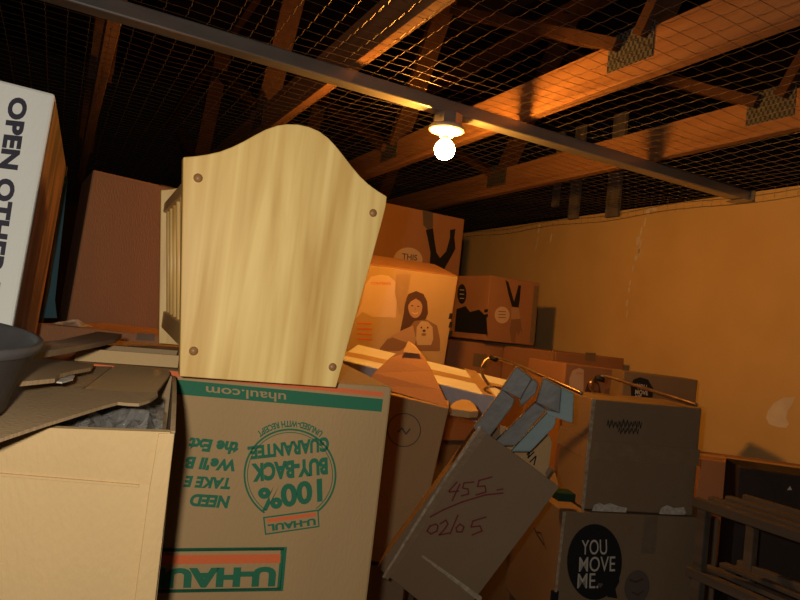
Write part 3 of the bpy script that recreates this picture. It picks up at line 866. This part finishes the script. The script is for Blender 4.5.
YB.quad_text(b, 'ME', zb([(422,308),(450,311),(452,291),(424,288)]), 'white_print', off=0.0016, bold=0.03)
YB.part('printed_badge', b)

# taped box on the badge box
MI = Carton((1.472, 1.461, 1.294), -19.4, (0.36, 0.22, 0.334), 'worn taped brown box with black scribbled writing, on top of the YOU MOVE ME box', 'card_dim', rx=0.6, ry=-0.3)
b = MB()
MI.shape(b, [(588,441),(700,450),(699,466),(587,459)], 'tape_clear'); MI.part('packing_tape', b); b = MB(); MI.shape(b, [(560,425),(589,441),(587,459),(556,442)], 'tape_clear', 'L')
MI.part('packing_tape', b)
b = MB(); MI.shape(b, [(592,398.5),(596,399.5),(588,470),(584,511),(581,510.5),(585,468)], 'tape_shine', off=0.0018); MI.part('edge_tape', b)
b = MB()
x = 607
for k in range(9):
    MI.stroke(b, [(x, 427-random.random()*2), (x+1.2, 422-random.random()*3), (x+2.4, 427+random.random()*2), (x+3.6, 421+random.random()*2)], 0.8, 'black', off=0.0016); x += 3.9
x = 618
for k in range(5):
    MI.stroke(b, [(x, 432), (x+1.4, 428), (x+2.8, 434), (x+4, 429)], 0.8, 'black', off=0.0016); x += 4.2
MI.part('marker_scribble', b)
b = MB()
MI.shape(b, [(592,511),(594,505),(600,503),(604,505),(610,503),(618,506),(627,508),(626,512.5)], 'torn'); MI.part('torn_label', b); b = MB(); MI.shape(b, [(659,514),(661,508),(667,505),(674,508),(684,507),(686,513),(684,515)], 'torn')
MI.part('torn_label', b)

Y = Carton((1.408, 1.479, 0.953), -18.3, (0.523, 0.43, 0.40), 'brown box with a large round black YOU MOVE ME badge, under the taped box', 'card_dim', ry=-0.6)
b = MB()
Y.shape(b, [(594.5+27.5*math.cos(a), 562+38*math.sin(a)) for a in [math.radians(v) for v in range(62, 391, 9)]] + [(619.5,582),(615.5,589),(617.5,598.5),(607,597)], 'black')
for txt, q in (('YOU', [(581.3,554.6),(607.3,554.6),(606.8,539.2),(581.8,540.2)]), ('MOVE', [(578.9,571.8),(615,571.4),(615.4,556.2),(579.4,557)]), ('ME.', [(577.1,588.4),(598.3,588.4),(598.5,573.2),(578,573.6)])):
    Y.quad_text(b, txt, q, 'white_print', off=0.0016, bold=0.003)
Y.shape(b, [(600.4,588),(597.6,584.6),(598.6,582.8),(600.2,583.6),(601.8,582.8),(603,584.6)], 'gray_print', off=0.0017)
Y.shape(b, ell(637,587,12.5,17,24,0.15), 'gray_print')
Y.stroke(b, [(630,580),(636,582),(643,579)], 2, 'hair', off=0.0014); Y.stroke(b, [(632,592),(638,595),(643,591)], 1.5, 'hair', off=0.0014)
Y.shape(b, [(551,590),(559,591),(558,603),(550,602)], 'black', off=0.0012)
Y.stroke(b, [(534,528),(538,536),(541,540),(544,545)], 1.3, 'black', 'L'); Y.stroke(b, [(537,532),(541,533),(546,549)], 1, 'black', 'L')
Y.part('printed_badge', b)
b = MB(); Y.shape(b, [(645,516.2),(658,516.8),(655,554),(641,553)], 'tape_grey', off=0.0013); Y.part('packing_tape', b); b = MB(); Y.shape(b, [(563,512),(566,512.4),(557,592),(554.5,592)], 'tape_shine', off=0.0018); Y.part('packing_tape', b)

# bent tubes lying on the taped box
def tube_obj(pts, label):
    P = [at(*p) for p in pts]
    # smooth the bend
    for _ in range(2):
        Q = [P[0]]
        for a, c in zip(P, P[1:]): Q += [a*0.75 + c*0.25, a*0.25 + c*0.75]
        P = Q + [P[-1]]
    b = MB(); b.tube([q - P[0] for q in P], 0.0055, 'tube', 10)
    o = b.build('metal_tube', smooth=True, fix=True); o.location = P[0]
    b = MB(); k = len(P)//2 - 3
    d = (P[-1]-P[k]).normalized()
    b.tube([P[k]-P[0], P[k]-P[0] + d*0.03], 0.0085, 'black', 12); b.build('collar', parent=o, smooth=True)
    return tag(o, label, 'tube', 'bent metal tubes')
tube_obj([(489,385,2.26),(481,374,2.28),(483,362,2.30),(492,356.5,2.31),(499,358.5,2.29),(520,366,2.2),(550,379,2.07),(582,393.5,1.95)], 'bent metal tube with a looped end, running behind the slate-blue boards')
tube_obj([(595,391,2.17),(590,388,2.17),(590,384,2.15),(596,376.5,2.18),(604,375,2.18),(640,387,2.1),(670,396,2.04),(697,405,1.97)], 'bent metal tube with a looped end lying on the taped box')

# green scrap
g = at(563, 495, 1.95); 
b = MB().box((-0.028,-0.03,-0.013),(0.028,0.03,0.013),'green_dark'); o = b.build('green_package', bevel=0.004); o.location = g; o.rotation_euler = (0, 0, math.radians(-20))
tag(o, 'small dark green package tucked beside the taped box', 'package')

# ------------------------------------------------------------------ right hand corner
T = Carton((2.10, 1.55, 1.093), -38.8, (0.43, 0.20, 0.5), 'orange-lit low box against the tan wall at the right edge', 'card_red')
T.seam('tape', along='x', hang=0.03)
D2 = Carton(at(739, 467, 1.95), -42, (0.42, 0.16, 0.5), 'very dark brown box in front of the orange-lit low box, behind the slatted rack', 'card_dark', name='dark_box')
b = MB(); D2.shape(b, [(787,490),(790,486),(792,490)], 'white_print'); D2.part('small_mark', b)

# slatted wooden rack with two tiers
RX0, RX1, RY0, RY1, RZ = 1.475, 1.70, 0.42, 1.10, 1.099
rk = empty('slatted_rack', Matrix.Translation((RX0, RY1, 0.905)))
tag(rk, 'weathered grey slatted wooden rack with two tiers at the lower right', 'rack')
def rp(name, lo, hi):
    o = Vector((RX0, RY1, 0.905)); b = MB().box(Vector(lo)-o, Vector(hi)-o, 'grey_wood'); return b.build(name, parent=rk, bevel=0.002)
for zt in (RZ, 0.925):
    rp('rail', (RX0, RY0, zt-0.024), (RX0+0.022, RY1, zt)); rp('rail', (RX1-0.022, RY0, zt-0.024), (RX1, RY1, zt))
    for k in (1, 3):
        x = RX0 + 0.027 + k*0.0345
        rp('slat', (x, RY0, zt-0.012), (x+0.026, RY1, zt-0.001))
    rp('end_rail', (RX0+0.022, RY1-0.02, zt-0.03), (RX1-0.022, RY1, zt-0.013)); rp('end_rail', (RX0+0.022, RY0, zt-0.03), (RX1-0.022, RY0+0.02, zt-0.013))
for x in (RX0+0.001, RX1-0.024):
    for y in (RY0+0.03, RY1-0.03):
        rp('leg', (x, y-0.012, 0.70), (x+0.023, y+0.012, RZ-0.024))


# loose cardboard lying on the pile
sheet([(30,343),(60,340),(98,331.5),(122,334),(116,338.5),(100,342),(60,349),(34,353)], 1.02, 'card_dim', 'long brown cardboard strip lying across the pile behind the grey tub', z=1.392)
sheet([(18,362),(33,357),(94,364),(91,367.5),(74,370.5),(60,374),(55,378.5),(18,382)], 0.86, 'card_inner', 'torn brown cardboard piece lying beside the grey tub on the opened box', z=1.368, th=0.004)
o = sheet([(47,380.5),(58,376),(68,374),(75,375.5),(73,379),(62,382)], 0.7, 'torn', 'scrap of whitish paper lying on the flaps of the opened foreground box', z=1.3625, th=0.0015, name='paper_scrap', cat='paper')

# plain cartons that carry the visible ones, standing on the floor
def carrier(box, label, inset=0.02, gap=0.002):
    cs = [box.mx @ Vector((x, y, -box.h)) for x in (0, box.w) for y in (0, box.d)]
    z = min(c.z for c in cs) - gap
    c = sum(cs, Vector())/4
    rz = math.degrees(box.mx.to_euler().z)
    w_ = max(box.w - 2*inset, 0.1); d_ = max(box.d - 2*inset, 0.1)
    mx = euler_mx(rz).to_3x3()
    p = Vector((c.x, c.y, z)) - mx @ Vector((w_/2, d_/2, 0))
    Carton(p, rz, (w_, d_, z - 0.001), label, 'card_dim', group='plain cartons at the bottom of the stacks')
for bx_, l in ((U, 'plain carton under the upside-down moving box'), (O, 'plain carton under the opened foreground box'), (BB, 'plain carton under the plain reddish brown box behind the pine rack'), (LG, 'plain carton under the low brown box behind the grey tub'),
               (P1, 'plain carton under the white OPEN OTHER carton'), (BR, 'plain carton under the tall brown box with the peaked flap'), (G, 'plain carton under the box with the printed girl'),
               (K, 'plain carton under the box with the printed kicking legs'), (UF, 'plain carton under the box with the vertical tape strip'), (FL, 'plain carton under the wide reddish box by the wall'),
               (BX, 'plain carton under the box with the pale speech bubble'), (Y, 'plain carton under the YOU MOVE ME box'), (T, 'plain carton under the orange-lit low box'), (D2, 'plain carton under the very dark brown box')):
    carrier(bx_, l)
